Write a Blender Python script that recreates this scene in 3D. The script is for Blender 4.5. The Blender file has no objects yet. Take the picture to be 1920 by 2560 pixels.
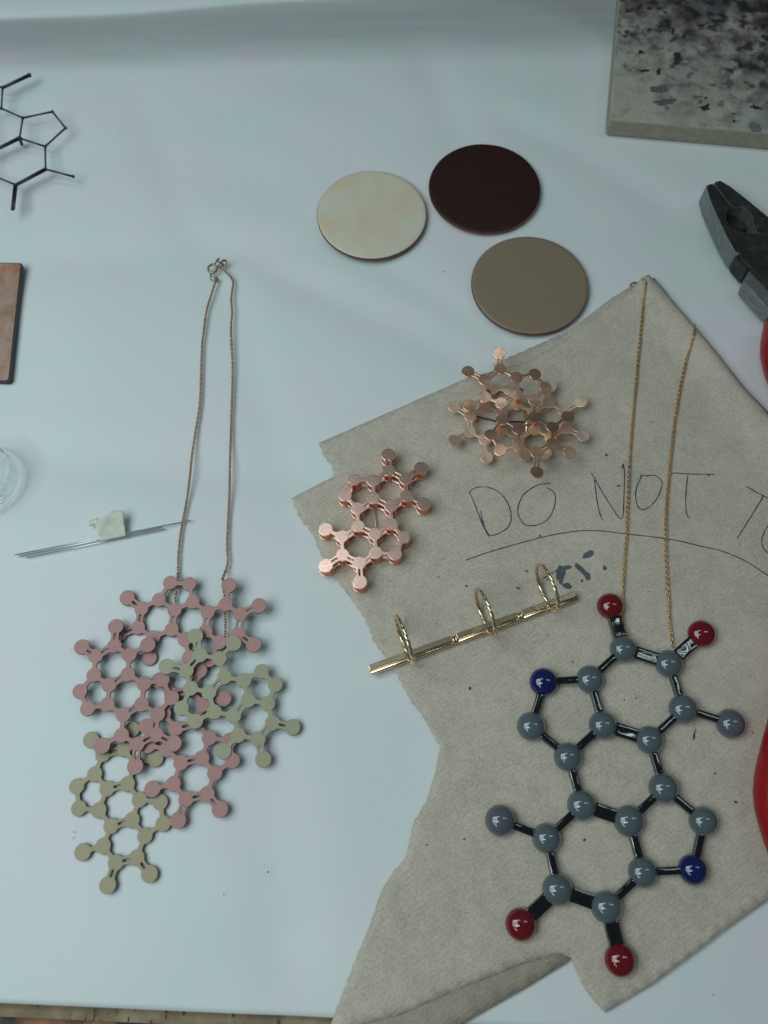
import bpy, bmesh, math, random
import numpy as np
from mathutils import Vector, Matrix, noise
from mathutils.geometry import delaunay_2d_cdt
R = math.radians
rnd = random.Random(7)
scene = bpy.context.scene

# ------------------------------------------------------------------ camera
H = 0.273; TILT = R(21.5); FPX = 2200.0
cam_d = bpy.data.cameras.new("camera"); cam = bpy.data.objects.new("camera", cam_d)
scene.collection.objects.link(cam); scene.camera = cam
cam.location = (0, 0, H); cam.rotation_euler = (TILT, 0, 0)
cam_d.sensor_fit = 'VERTICAL'; cam_d.angle = 2*math.atan(1280/FPX)
cam_d.clip_start = 0.01; cam_d.clip_end = 50
cam_d.dof.use_dof = True; cam_d.dof.focus_distance = 0.285; cam_d.dof.aperture_fstop = 9.0

# ------------------------------------------------------------------ world
w = bpy.data.worlds.new("World"); scene.world = w; w.use_nodes = True
bg = w.node_tree.nodes['Background']
bg.inputs[0].default_value = (0.74, 0.92, 1.0, 1); bg.inputs[1].default_value = 0.066

# ------------------------------------------------------------------ lamps: rows of ceiling tubes, plus one added light
def area(name, loc, aim, sx, sy, power, col):
    d = bpy.data.lights.new(name, 'AREA'); d.shape = 'RECTANGLE'; d.size = sx; d.size_y = sy
    d.energy = power; d.color = col
    o = bpy.data.objects.new(name, d); scene.collection.objects.link(o); o.location = loc
    v = Vector(aim) - Vector(loc)
    o.rotation_euler = v.to_track_quat('-Z', 'Y').to_euler()
    return o
KEYC = (0.78, 0.95, 1.0)
for dy in (-.03, .03):
    area("tube_lamp_back", (-0.61, 0.405+dy, 1.02), (-0.61, 0.405+dy, 0), 1.12, 0.050, 0.80, KEYC)
    area("tube_lamp_overhead", (-0.42, -0.16+dy, 1.18), (-0.42, -0.16+dy, 0), 0.50, 0.032, 0.62, KEYC)
    area("tube_lamp_front", (-0.80, -0.72+dy*1.4, 1.15), (-0.3, -0.1, 0), 0.60, 0.040, 0.75, (0.90, 0.92, 1.0))
area("added_left_light", (-0.31, 0.025, 0.44), (-0.17, 0.01, 0), 0.36, 0.34, 1.24, (0.775, 0.96, 0.985))  # added light, no known fixture: brightens the paper at lower left
for yy in (.225, .30):
    area("tube_lamp_right", (0.60, yy, 1.02), (0.60, yy, 0), 0.56, 0.030, 0.32, KEYC)

scene.view_settings.view_transform = 'Standard'; scene.view_settings.look = 'None'
scene.view_settings.exposure = 0.0; scene.view_settings.gamma = 1.0

# ------------------------------------------------------------------ pixel <-> place
CT, ST = math.cos(TILT), math.sin(TILT)
def ray(px, py):
    a = (px-960)/FPX; b = (1280-py)/FPX
    return Vector((a, b*CT+ST, b*ST-CT))
def at(px, py, z=0.0, gx=0.0, gy=0.0):
    """point seen at a photo pixel, lying on the plane  Z = z + gx*X + gy*Y"""
    d = ray(px, py)
    t = (H - z)/(gx*d.x + gy*d.y - d.z)
    return Vector((d.x*t, d.y*t, H + d.z*t))
def proj(p):
    v = Vector(p) - Vector((0, 0, H))
    x = v.x; y = v.y*CT + v.z*ST; zz = v.y*ST - v.z*CT
    return 960 + FPX*x/zz, 1280 - FPX*y/zz
CR = dict(A=(160,1400,5.184), B=(440,1400,5.184), C=(160,1750,5.184), D=(440,1600,5.184), E=(160,1900,5.184),
          F=(780,1100,5.184), G=(1100,850,4.1475), H=(900,1400,2.9625), I=(0,160,5.529), J=(480,620,9.214),
          K=(0,1080,3.190), L=(1280,1460,2.765), M=(1180,1900,2.37), N=(1500,0,3.95), O=(1700,420,3.95),
          P=(0,620,3.075), Q=(1120,1100,2.07375), R=(1760,1780,4.806), S=(760,320,2.183), T=(700,960,2.989),
          U=(800,1650,2.43), V=(1200,2200,2.304), W=(0,2440,1.843), X=(1500,660,3.457),
          a=(400,1700,6.9125), b=(360,1900,5.184), c=(350,1420,6.9125), s=(0,0,1.0))
def cp(c, u, v):
    o = CR[c]; return (o[0]+u/o[2], o[1]+v/o[2])

# ------------------------------------------------------------------ materials
def mat(name, col, rough=.5, metal=0.0, spec=.5, coat=0.0):
    m = bpy.data.materials.new(name); m.use_nodes = True
    p = m.node_tree.nodes['Principled BSDF']
    p.inputs['Base Color'].default_value = (*col, 1); p.inputs['Roughness'].default_value = rough
    p.inputs['Metallic'].default_value = metal; p.inputs['Specular IOR Level'].default_value = spec
    p.inputs['Coat Weight'].default_value = coat; p.inputs['Coat Roughness'].default_value = .04
    return m
def P(m): return m.node_tree.nodes['Principled BSDF']
def nd(m, t, **k):
    n = m.node_tree.nodes.new(t)
    for a, b in k.items(): setattr(n, a, b)
    return n
def lk(m, a, b): m.node_tree.links.new(a, b)
def coords(m, scale=(1,1,1), rot=(0,0,0)):
    g = nd(m, 'ShaderNodeNewGeometry'); mp = nd(m, 'ShaderNodeMapping')
    mp.inputs['Scale'].default_value = scale; mp.inputs['Rotation'].default_value = rot
    lk(m, g.outputs['Position'], mp.inputs['Vector']); return mp.outputs[0]
def noisen(m, vec, scale, detail=4, rough=.55):
    n = nd(m, 'ShaderNodeTexNoise'); n.inputs['Scale'].default_value = scale
    n.inputs['Detail'].default_value = detail; n.inputs['Roughness'].default_value = rough
    lk(m, vec, n.inputs['Vector']); return n
def ramp(m, fac, stops):
    r = nd(m, 'ShaderNodeValToRGB'); e = r.color_ramp.elements
    while len(e) < len(stops): e.new(.5)
    for i, (p, c) in enumerate(stops):
        e[i].position = p; e[i].color = (*c, 1)
    lk(m, fac, r.inputs[0]); return r.outputs[0]
def mixc(m, fac, a, b, mode='MIX'):
    x = nd(m, 'ShaderNodeMix', data_type='RGBA', blend_type=mode)
    if isinstance(fac, float): x.inputs[0].default_value = fac
    else: lk(m, fac, x.inputs[0])
    for s, v in ((6, a), (7, b)):
        if isinstance(v, tuple): x.inputs[s].default_value = (*v, 1)
        else: lk(m, v, x.inputs[s])
    return x.outputs[2]
def bump(m, fac, dist, strength=1.0, prev=None):
    b = nd(m, 'ShaderNodeBump'); b.inputs['Distance'].default_value = dist; b.inputs['Strength'].default_value = strength
    lk(m, fac, b.inputs['Height'])
    if prev is not None: lk(m, prev, b.inputs['Normal'])
    lk(m, b.outputs[0], P(m).inputs['Normal']); return b.outputs[0]

def paper_mat():
    m = mat('white_paper', (.78,.78,.76), .62, spec=.3)
    v = coords(m)
    n1 = noisen(m, v, 26, 3); n2 = noisen(m, v, 900, 3)
    base = ramp(m, n1.outputs[0], [(.30,(.715,.80,.765)), (.50,(.77,.785,.77)), (.70,(.80,.76,.785))])
    c = mixc(m, .10, base, n2.outputs[1], 'OVERLAY')
    lk(m, c, P(m).inputs['Base Color'])
    b0 = bump(m, noisen(m, coords(m, (1,1.7,1), (0,0,.5)), 8, 1.5).outputs[0], .012, .62)
    b1 = bump(m, noisen(m, v, 30, 3).outputs[0], .0010, .22, b0)
    bump(m, n2.outputs[0], .00006, .5, b1)
    return m
def towel_mat(name, col_a, col_b):
    m = mat(name, col_a, .92, spec=.1)
    v = coords(m)
    vr = coords(m, rot=(0,0,R(-33)))
    big = noisen(m, v, 38, 4); fine = noisen(m, v, 1500, 3, .7)
    wv = nd(m, 'ShaderNodeTexWave', wave_type='BANDS', bands_direction='Y'); wv.inputs['Scale'].default_value = 230
    wv.inputs['Distortion'].default_value = 3.5; wv.inputs['Detail'].default_value = 3; wv.inputs['Detail Scale'].default_value = 2.5
    lk(m, vr, wv.inputs['Vector'])
    c = mixc(m, ramp(m, big.outputs[0], [(.3,(0,0,0)),(.7,(1,1,1))]), col_a, col_b)
    c = mixc(m, .42, c, ramp(m, fine.outputs[0], [(.25,(.2,.2,.2)),(.75,(.8,.8,.8))]), 'OVERLAY')
    med = noisen(m, v, 230, 4, .6)
    c = mixc(m, .24, c, ramp(m, med.outputs[0], [(.35,(.33,.40,.36)),(.65,(.66,.61,.64))]), 'OVERLAY')
    c = mixc(m, .03, c, wv.outputs[0], 'OVERLAY')
    # dark fibres
    fib = noisen(m, coords(m, (1,3,1), (0,0,.6)), 620, 2, .5)
    fm = ramp(m, fib.outputs[0], [(.70,(0,0,0)),(.76,(1,1,1))])
    sc = nd(m, 'ShaderNodeMath', operation='MULTIPLY'); sc.inputs[1].default_value = .45
    lk(m, fm, sc.inputs[0])
    c = mixc(m, sc.outputs[0], c, (.12,.11,.08))
    lk(m, c, P(m).inputs['Base Color'])
    b1 = bump(m, wv.outputs[0], .00011, .22)
    b2 = bump(m, med.outputs[0], .0004, .45, b1)
    bump(m, fine.outputs[0], .00018, .8, b2)
    return m
def enamel_mat(name, ca, cb, rough=.42):
    m = mat(name, ca, rough, spec=.35)
    v = coords(m)
    n = noisen(m, v, 120, 3); f = noisen(m, v, 2600, 2)
    c = mixc(m, ramp(m, n.outputs[0], [(.35,(0,0,0)),(.65,(1,1,1))]), ca, cb)
    c = mixc(m, .12, c, f.outputs[0], 'OVERLAY')
    lk(m, c, P(m).inputs['Base Color'])
    bump(m, noisen(m, v, 420, 2).outputs[0], .0002, .25)
    return m
def copper_mat(name, col, rough, brush=0.0, ca=None):
    m = mat(name, col, rough, 1.0)
    v = coords(m, (1, 22, 1), (0,0,R(15)))
    n = noisen(m, v, 260, 3)
    if ca is not None:
        big = noisen(m, coords(m), 75, 2)
        c = mixc(m, ramp(m, big.outputs[0], [(.44,(0,0,0)),(.60,(1,1,1))]), col, ca)
        lk(m, c, P(m).inputs['Base Color'])
    if brush: bump(m, n.outputs[0], .00003, brush*.6)
    return m

M = {}
M['paper'] = paper_mat()
M['towel'] = towel_mat('towel_paper', (.62,.53,.43), (.55,.475,.385))
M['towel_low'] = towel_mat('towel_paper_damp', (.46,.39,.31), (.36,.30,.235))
M['pink'] = enamel_mat('pink_enamel', (.47,.235,.205), (.42,.21,.19))
M['green'] = enamel_mat('sage_enamel', (.42,.41,.29), (.43,.38,.245))
M['olive'] = enamel_mat('olive_enamel', (.40,.325,.19), (.37,.305,.19))
M['edge'] = mat('oxidised_edge', (.045,.035,.05), .5)
M['copper'] = copper_mat('brushed_copper', (.95,.61,.50), .24, .5)
M['copper_side'] = mat('copper_spacer', (.80,.24,.12), .40, .75)
M['copper_dark'] = copper_mat('smooth_copper', (.95,.57,.41), .30, .1, (.86,.50,.33))
M['copper_light'] = copper_mat('gold_patched_copper', (.93,.64,.53), .42, .1, (.92,.70,.44))  # paler copper with random gold patches
P(M['copper_light']).inputs['Metallic'].default_value = .85
M['brass'] = copper_mat('pale_brass', (.84,.68,.46), .22, .05)
M['gold'] = mat('gold_chain', (.70,.48,.24), .28, 1.0)
M['oldgold'] = mat('old_gold_chain', (.56,.37,.23), .3, 1.0)
M['steel'] = mat('steel', (.72,.73,.73), .38, 1.0)
M['darksteel'] = mat('clasp_steel', (.34,.27,.19), .35, 1.0)
M['wire'] = mat('blackened_wire', (.035,.028,.038), .45, .2)
M['black'] = mat('black_enamel', (.006,.006,.007), .06, 0, .9, .5)
v = coords(M['black']); bump(M['black'], noisen(M['black'], v, 170, 1, .3).outputs[0], .0006, .6)
def bead_mat(name, col):
    m = mat(name, col, .06, 0, .5, .9)
    n = noisen(m, coords(m), 500, 3)
    lk(m, mixc(m, .12, col, n.outputs[0], 'OVERLAY'), P(m).inputs['Base Color'])
    bump(m, noisen(m, coords(m), 900, 2).outputs[0], .00004, .4)
    return m
M['grey'] = bead_mat('grey_enamel', (.105,.135,.145))
M['lilac'] = bead_mat('lilac_grey_enamel', (.108,.115,.138))
M['red'] = bead_mat('red_enamel', (.17,.005,.009))
M['blue'] = bead_mat('blue_enamel', (.007,.012,.10))
M['ink'] = mat('pen_ink', (.035,.025,.085), .5)
M['stain'] = mat('slate_ink_stain', (.10,.125,.135), .8)
M['redstain'] = mat('red_paint_fleck', (.28,.03,.03), .7)
M['crumb'] = mat('dark_crumb', (.03,.03,.04), .8)
M['tape'] = mat('masking_tape', (.66,.66,.52), .75); lk(M['tape'], ramp(M['tape'], noisen(M['tape'], coords(M['tape']), 500, 4).outputs[0], [(.3,(.64,.64,.53)),(.7,(.77,.76,.64))]), P(M['tape']).inputs['Base Color']); bump(M['tape'], noisen(M['tape'], coords(M['tape'], (1,4,1)), 400, 3).outputs[0], .0003, .5)
M['redgrip'] = mat('red_rubber_grip', (.36,.010,.012), .30, 0, .4)

# ------------------------------------------------------------------ object helpers
def link(o): scene.collection.objects.link(o); return o
def tag(o, label=None, cat=None, group=None, kind=None):
    if label: o['label'] = label
    if cat: o['category'] = cat
    if group: o['group'] = group
    if kind: o['kind'] = kind
    return o
def empty(name, loc, label, cat, group=None):
    o = bpy.data.objects.new(name, None); o.empty_display_size = .005
    o.location = loc; link(o); return tag(o, label, cat, group)
def mesh_obj(name, vs, fs, m, parent=None, smooth=False, mats=None, fmat=None):
    me = bpy.data.meshes.new(name)
    off = Vector(parent.location) if parent is not None else Vector((0,0,0))
    if parent is not None and parent.parent is not None: off = off + Vector(parent.parent.location)
    me.from_pydata([tuple(Vector(v)-off) for v in vs], [], fs)
    for mm in (mats or [m]): me.materials.append(mm)
    if fmat: me.polygons.foreach_set('material_index', fmat)
    if smooth: me.polygons.foreach_set('use_smooth', [True]*len(me.polygons))
    me.update()
    o = link(bpy.data.objects.new(name, me)); 
    if parent is not None: o.parent = parent
    return o
def fix_normals(o):
    bm = bmesh.new(); bm.from_mesh(o.data); bmesh.ops.recalc_face_normals(bm, faces=bm.faces); bm.to_mesh(o.data); bm.free()
def bevel(o, w_, seg=2, ang=40):
    b = o.modifiers.new('bevel', 'BEVEL'); b.width = w_; b.segments = seg; b.limit_method = 'ANGLE'; b.angle_limit = R(ang)
    b.harden_normals = False
    return o
def tube(pts, rad, seg=8, closed=False, caps=True):
    """swept tube; rad may be list"""
    n = len(pts); vs = []; fs = []
    pts = [Vector(p) for p in pts]
    up = Vector((0,0,1)); prev = None
    for i, p in enumerate(pts):
        a = pts[(i-1) % n] if (i > 0 or closed) else p
        b = pts[(i+1) % n] if (i < n-1 or closed) else p
        t = (b-a).normalized()
        u = t.cross(up)
        if u.length < 1e-3: u = t.cross(Vector((0,1,0)))
        u.normalize(); v_ = u.cross(t).normalized()
        if prev is not None:
            # parallel transport
            u = (prev - t*prev.dot(t)).normalized(); v_ = t.cross(u)*-1
            v_ = u.cross(t).normalized()
        prev = u
        r_ = rad[i] if isinstance(rad, (list, tuple)) else rad
        for k in range(seg):
            an = 2*math.pi*k/seg
            vs.append(p + (u*math.cos(an) + v_*math.sin(an))*r_)
    m_ = n if closed else n-1
    for i in range(m_):
        for k in range(seg):
            a = i*seg+k; b = i*seg+(k+1) % seg
            c = ((i+1) % n)*seg+(k+1) % seg; d = ((i+1) % n)*seg+k
            fs.append((a, d, c, b))
    if caps and not closed:
        fs.append(tuple(range(seg))); fs.append(tuple(reversed(range((n-1)*seg, n*seg))))
    return vs, fs
def join(parts):
    vs = []; fs = []
    for a, b in parts:
        o = len(vs); vs += list(a); fs += [tuple(i+o for i in f) for f in b]
    return vs, fs
def sphere(c, r, seg=16, rings=10, sz=1.0):
    vs = []; fs = []
    c = Vector(c); vs.append(c+Vector((0,0,r*sz)))
    for i in range(1, rings):
        a = math.pi*i/rings
        for k in range(seg):
            b = 2*math.pi*k/seg
            vs.append(c+Vector((r*math.sin(a)*math.cos(b), r*math.sin(a)*math.sin(b), r*sz*math.cos(a))))
    vs.append(c-Vector((0,0,r*sz)))
    for k in range(seg): fs.append((0, 1+k, 1+(k+1) % seg))
    for i in range(rings-2):
        for k in range(seg):
            a = 1+i*seg+k; b = 1+i*seg+(k+1) % seg
            fs.append((a, a+seg, b+seg, b))
    l = len(vs)-1
    for k in range(seg): fs.append((l, l-seg+(k+1) % seg, l-seg+k))
    return vs, fs
def prism(top, bottom):
    n = len(top)
    vs = [Vector(p) for p in top]+[Vector(p) for p in bottom]
    fs = [tuple(range(n)), tuple(reversed(range(n, 2*n)))]
    for i in range(n): fs.append((i, i+n, (i+1) % n+n, (i+1) % n))
    return vs, fs
def resample(pts, step):
    pts = [Vector(p) for p in pts]
    # Catmull-Rom
    dense = []
    for i in range(len(pts)-1):
        p0 = pts[max(i-1,0)]; p1 = pts[i]; p2 = pts[i+1]; p3 = pts[min(i+2, len(pts)-1)]
        for k in range(12):
            t = k/12
            dense.append(.5*((2*p1)+(p2-p0)*t+(2*p0-5*p1+4*p2-p3)*t*t+(3*p1-p0-3*p2+p3)*t**3))
    dense.append(pts[-1])
    out = [dense[0]]; acc = 0
    for a, b in zip(dense, dense[1:]):
        L = (b-a).length
        while acc + L >= step:
            f = (step-acc)/L; a = a+(b-a)*f; L = (b-a).length; out.append(a.copy()); acc = 0
            if L < 1e-9: break
        acc += L
    return out

# ------------------------------------------------------------------ sheet of paper on the table
PZ = 0.0
def smooth01(t): t = max(0, min(1, t)); return t*t*(3-2*t)
Yb = at(960, 178, 0).y; FOLDS = [((0,1135),(800,1195),.0085,.00050), ((540,600),(1240,930),.0080,.00050), ((820,560),(1500,1000),.0060,-.00035), ((0,660),(760,590),.0100,.00045),
         ((1270,300),(1900,640),.0090,.00050), ((380,330),(700,1150),.0070,.00035), ((620,1500),(760,2500),.0100,.00050), ((60,2250),(760,2330),.0090,.00045), ((1050,120),(1180,420),.0070,.00040)]
FOLDS = [(at(*a_).to_2d(), at(*b_).to_2d(), w_, h_) for a_, b_, w_, h_ in FOLDS]
Yl0, Yl1 = at(0, 46, -.080), at(752, 2, -.080); Yb0, Yb1 = at(0, 186), at(1500, 150)
def paper_h(x, y):
    h = -0.0003*(.5+.5*noise.noise(Vector((x*9, y*11, 3.1)))) - .0002*(.5+.5*noise.noise(Vector((x*26, y*20, 8.4))))
    # a long soft valley from the discs towards the towel and one at the left
    d = ((x-.02)*.6+(y-.19)*.8); h -= .0003*math.exp(-(d/.018)**2)
    h -= .0002
    p_ = Vector((x, y)); wob = .006*noise.noise(Vector((x*14, y*14, 2.2)))
    for fa, fb, fw, fh in FOLDS:
        ab = fb-fa; tt = (p_-fa).dot(ab)/ab.length_squared; n_ = Vector((-ab.y, ab.x)).normalized()
        dd = (p_-fa).dot(n_)+wob; fade = smooth01((tt+.25)/.35)*smooth01((1.25-tt)/.35)
        if fade > 0: h -= 2.7*abs(fh)*math.exp(-(dd/fw)**2)*fade*(.85+.4*noise.noise(Vector((x*20, y*20, 9))))
    yb = Yb0.y + (x-Yb0.x)*(Yb1.y-Yb0.y)/(Yb1.x-Yb0.x) + .002*noise.noise(Vector((x*9, 0, 2)))
    yr = Yl0.y + (x-Yl0.x)*(Yl1.y-Yl0.y)/(Yl1.x-Yl0.x) + .003*noise.noise(Vector((x*10, 0, 5)))
    t = (y-yb)/(yr-yb)
    if t > 0:
        deep = -.080  # drop shaped steep so the band at the back turns dark
        if t <= 1:
            h += deep*(t-.09*(1-math.exp(-t/.09)))/.91      # soft shoulder, then an even slope
        else:
            u = (y-yr)/.012
            h += deep + .016*smooth01(u)
    return h
P0 = at(0, 2508, 0); P1e = at(817, 2545, 0)
sl = (P1e.y-P0.y)/(P1e.x-P0.x)
vs = []; fs = []
xs = list(np.arange(-.42, .42001, .005))
ys = [-0.006+.0045*i for i in range(0, 100)]
ncol = len(xs)
nrow = 320
for j in range(nrow):
    for i, x in enumerate(xs):
        y0 = P0.y + sl*(x-P0.x)
        y = y0 + (0.52)*(j/(nrow-1))
        h = paper_h(x, y) if j > 0 else paper_h(x, y)
        vs.append((x, y, h))
for j in range(nrow-1):
    for i in range(ncol-1):
        a = j*ncol+i; fs.append((a, a+1, a+ncol+1, a+ncol))
pap = mesh_obj('paper_sheet', vs, fs, M['paper'], smooth=True)
sd = pap.modifiers.new('thick', 'SOLIDIFY'); sd.thickness = .0004; sd.offset = -1
tag(pap, 'large white paper sheet covering the table, gently creased and dropping away into shade at the back', 'paper')

# ------------------------------------------------------------------ table (structure)
m = mat('stained_wood', (.28,.10,.04), .6)
v = coords(m, (1, 6, 1)); n = noisen(m, coords(m, (1,1,1)), 90, 4); n2 = noisen(m, v, 60, 4)
c = ramp(m, n.outputs[0], [(.42,(.02,.015,.012)), (.50,(.16,.06,.025)), (.62,(.36,.14,.06))])
lk(m, c, P(m).inputs['Base Color']); bump(m, n2.outputs[0], .0006, .5)
def strip(name, off0, off1, z0, z1, mm, kind='structure'):
    a = []
    for x in np.arange(-.42, .421, .01):
        y0 = P0.y+sl*(x-P0.x)
        a.append((x, y0-off0, z0))
    b_ = [(x, y-(off1-off0)+(.0006*noise.noise(Vector((x*300, 0, 0)))), z0) for x, y, _ in a]
    k = len(a); vs = a+b_+[(x, y, z1) for x, y, _ in a]+[(x, y, z1) for x, y, _ in b_]
    fs = []
    for i in range(k-1):
        fs += [(i, i+1, k+i+1, k+i), (2*k+i, 3*k+i, 3*k+i+1, 2*k+i+1), (i, 2*k+i, 2*k+i+1, i+1), (k+i, k+i+1, 3*k+i+1, 3*k+i)]
    fs += [(0, k, 3*k, 2*k), (k-1, 3*k-1, 4*k-1, 2*k-1)]
    o = mesh_obj(name, vs, fs, mm); fix_normals(o); return tag(o, kind=kind)
mt = mat('worn_plywood_edge', (.40,.33,.22), .8)
n = noisen(mt, coords(mt, (1,.35,1)), 420, 4, .7); nb = noisen(mt, coords(mt), 90, 3)
c = mixc(mt, ramp(mt, nb.outputs[0], [(.4,(0,0,0)),(.6,(1,1,1))]), (.38,.30,.19), (.24,.17,.10))
c = mixc(mt, ramp(mt, n.outputs[0], [(.60,(0,0,0)),(.66,(1,1,1))]), c, (.04,.03,.025))
lk(mt, c, P(mt).inputs['Base Color']); bump(mt, n.outputs[0], .0004, .6)
strip('table_top', -(Yb-P0.y-.016), 0.0040, -.0052, -.02, mt)
strip('table_edge', 0.0042, 0.09, -.0080, -.03, m)

# ------------------------------------------------------------------ paper towel
LO, UP = .0007, .0011           # heights of the two layers
edge_pts = [at(*p, z=UP).to_2d() for p in [(1600,702),(1630,699),(1674,747),(1731,813),(1789,883),(1862,975),(1920,1036),(2150,1310)]]
def seg_dist(p, a, b):
    ab = b-a; t = max(0, min(1, (p-a).dot(ab)/ab.length_squared)); return (p-(a+ab*t)).length
def towel_h(x, y, base=UP):
    p = Vector((x, y)); d = min(seg_dist(p, edge_pts[i], edge_pts[i+1]) for i in range(1, len(edge_pts)-1))
    roll = .0042*math.exp(-((d-.0045)/.0048)**2) - .0009*math.exp(-(d/.0015)**2)
    h = base + roll
    h += .00035*noise.noise(Vector((x*70, y*70, 1.7)))
    # embossed crease lines
    q = x*.78-y*.62
    for c0, amp in ((.061,.0005),(.118,-.0004),(.004,.0004)):
        h += amp*math.exp(-((q-c0-.003*noise.noise(Vector((x*30,y*30,4))))/.0012)**2)*smooth01((.07-y)/.03)
    wr = max(0, 1-((x-.01)**2+(y+.005)**2)/.0016)
    h += .0006*wr*noise.noise(Vector(((x*.9+y*.3)*420, (y*.9-x*.3)*80, .3)))
    return h
def densify(poly, step, ser=None, jit=0.0):
    """poly: list of (px,py,flag) flag 1 = serrated towards next"""
    out = []
    n_ = len(poly)
    acc = 0
    for i in range(n_):
        x0, y0, f = poly[i]; x1, y1, _ = poly[(i+1) % n_]
        L = math.hypot(x1-x0, y1-y0); k = max(1, int(L/step))
        nx, ny = (y1-y0)/L, -(x1-x0)/L
        for j in range(k):
            t = j/k; acc += L/k
            o = 0
            if f == 1:
                ph = (acc % 23)/23; o = 4.5*(abs(ph*2-1)-.5)*(1+.6*noise.noise(Vector((acc*.05, 0, 0))))+2.5*noise.noise(Vector((acc*.09, 3, 0)))
            elif f == 2: o = 2.6*noise.noise(Vector((acc*.08, 7, 0))) + 1.2*noise.noise(Vector((acc*.3, 7, 0)))
            else: o = .6*noise.noise(Vector((acc*.05, 9, 0)))
            out.append((x0+(x1-x0)*t+nx*o, y0+(y1-y0)*t+ny*o))
    return out
def sheet(name, poly, base, m_, parent, hf, step=6, grid=.0026):
    b2 = [at(px, py, base).to_2d() for px, py in densify(poly, step)]
    n_ = len(b2)
    pts = list(b2); edges = [(i, (i+1) % n_) for i in range(n_)]
    arr = np.array([(p.x, p.y) for p in b2])
    x0, y0 = arr.min(0); x1, y1 = arr.max(0)
    nxt = np.roll(arr, -1, 0)
    j = 0
    for y in np.arange(y0, y1, grid*.87):
        j += 1
        for x in np.arange(x0+(j % 2)*grid*.5, x1, grid):
            # inside test
            c_ = ((arr[:,1] > y) != (nxt[:,1] > y)) & (x < (nxt[:,0]-arr[:,0])*(y-arr[:,1])/(nxt[:,1]-arr[:,1]+1e-12)+arr[:,0])
            if c_.sum() % 2 == 0: continue
            if np.min(np.hypot(arr[:,0]-x, arr[:,1]-y)) < grid*.45: continue
            pts.append(Vector((x, y)))
    r_ = delaunay_2d_cdt(pts, edges, [], 1, 1e-7)
    vs = [(p.x, p.y, hf(p.x, p.y)) for p in r_[0]]
    o = mesh_obj(name, vs, [tuple(f) for f in r_[2]], m_, parent, smooth=True)
    bm = bmesh.new(); bm.from_mesh(o.data); bmesh.ops.recalc_face_normals(bm, faces=bm.faces)
    if sum(f.normal.z for f in bm.faces) < 0: bmesh.ops.reverse_faces(bm, faces=bm.faces)
    bm.to_mesh(o.data); bm.free()
    s_ = o.modifiers.new('thick', 'SOLIDIFY'); s_.thickness = .00028; s_.offset = -1
    return o
tw = empty('paper_towel', at(1400, 1500, 0), 'torn beige paper towel with DO NOT handwritten in ink, lying under the jewellery', 'paper towel')
left_edge = [(798,1107,1),(810,1141,1),(830,1161,1),(834,1191,0),(728,1246,1),(750,1295,1),(767,1315,1),(787,1345,1),(797,1375,1),(827,1428,1),(857,1469,1),
             (887,1509,1),(914,1549,1),(931,1596,1),(948,1622,1),(968,1649,1),(993,1687,1),(1030,1757,1),(1055,1786,1),(1100,1868,2),(1088,1930,2),
             (1067,2000,2),(1035,2053,2),(1014,2144,2),(985,2177,2),(952,2230,2),(923,2317,2),(882,2415,2),(841,2522,2)]
up_poly = left_edge + [(820,2580,0),(1000,2535,0),(1180,2458,0),(1300,2410,0),(1400,2383,0),(1428,2395,2),(1432,2410,2),(1460,2469,2),(1486,2504,2),(1512,2532,0),(1634,2460,0),
           (1808,2330,0),(1920,2250,0),(2300,1960,0),(2150,1310,0),(1920,1036,0),(1862,975,0),(1789,883,0),(1731,813,0),(1674,747,0),(1634,700,0),(1616,699,0),
           (1591,716,0),(1548,746,0),(1480,793,0),(1413,850,0),(1310,906,0),(1157,949,0)]
sheet('towel_sheet', up_poly, UP, M['towel'], tw, towel_h)
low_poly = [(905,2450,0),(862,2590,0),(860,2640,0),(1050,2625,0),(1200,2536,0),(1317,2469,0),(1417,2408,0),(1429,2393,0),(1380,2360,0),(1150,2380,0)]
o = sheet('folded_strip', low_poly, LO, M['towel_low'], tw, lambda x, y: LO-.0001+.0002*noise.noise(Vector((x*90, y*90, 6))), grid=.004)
tag(o, 'darker folded strip of the towel at its bottom edge')
ply = [(1230,912,2),(1420,828,0),(1530,745,0),(1590,708,0),(1600,760,0),(1420,900,0),(1300,950,0)]
o = sheet('under_ply', ply, LO, M['towel'], tw, lambda x, y: LO+.0001, grid=.004)

def ribbon(path, width, m_, name, parent, z=UP+.00022):
    parts = []
    for st in path:
        P3 = [at(*cp('Q', *p), z=z) for p in st]
        P3 = resample(P3, .0005) if len(P3) > 2 else resample([P3[0], (P3[0]+P3[-1])/2, P3[-1]], .0005)
        if len(P3) < 2: continue
        vs = []; fs = []
        for i, p in enumerate(P3):
            a = P3[max(i-1, 0)]; b = P3[min(i+1, len(P3)-1)]
            t = (b-a).normalized(); n_ = Vector((-t.y, t.x, 0))
            w_ = width*(.75+.5*noise.noise(Vector((p.x*400, p.y*400, 0)))+.25)
            hz = towel_h(p.x, p.y)+.00014
            vs += [Vector((p.x, p.y, hz))+n_*w_/2, Vector((p.x, p.y, hz))-n_*w_/2]
        for i in range(len(P3)-1): fs.append((2*i, 2*i+1, 2*i+3, 2*i+2))
        parts.append((vs, fs))
    vs, fs = join(parts)
    return mesh_obj(name, vs, fs, m_, parent)
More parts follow.
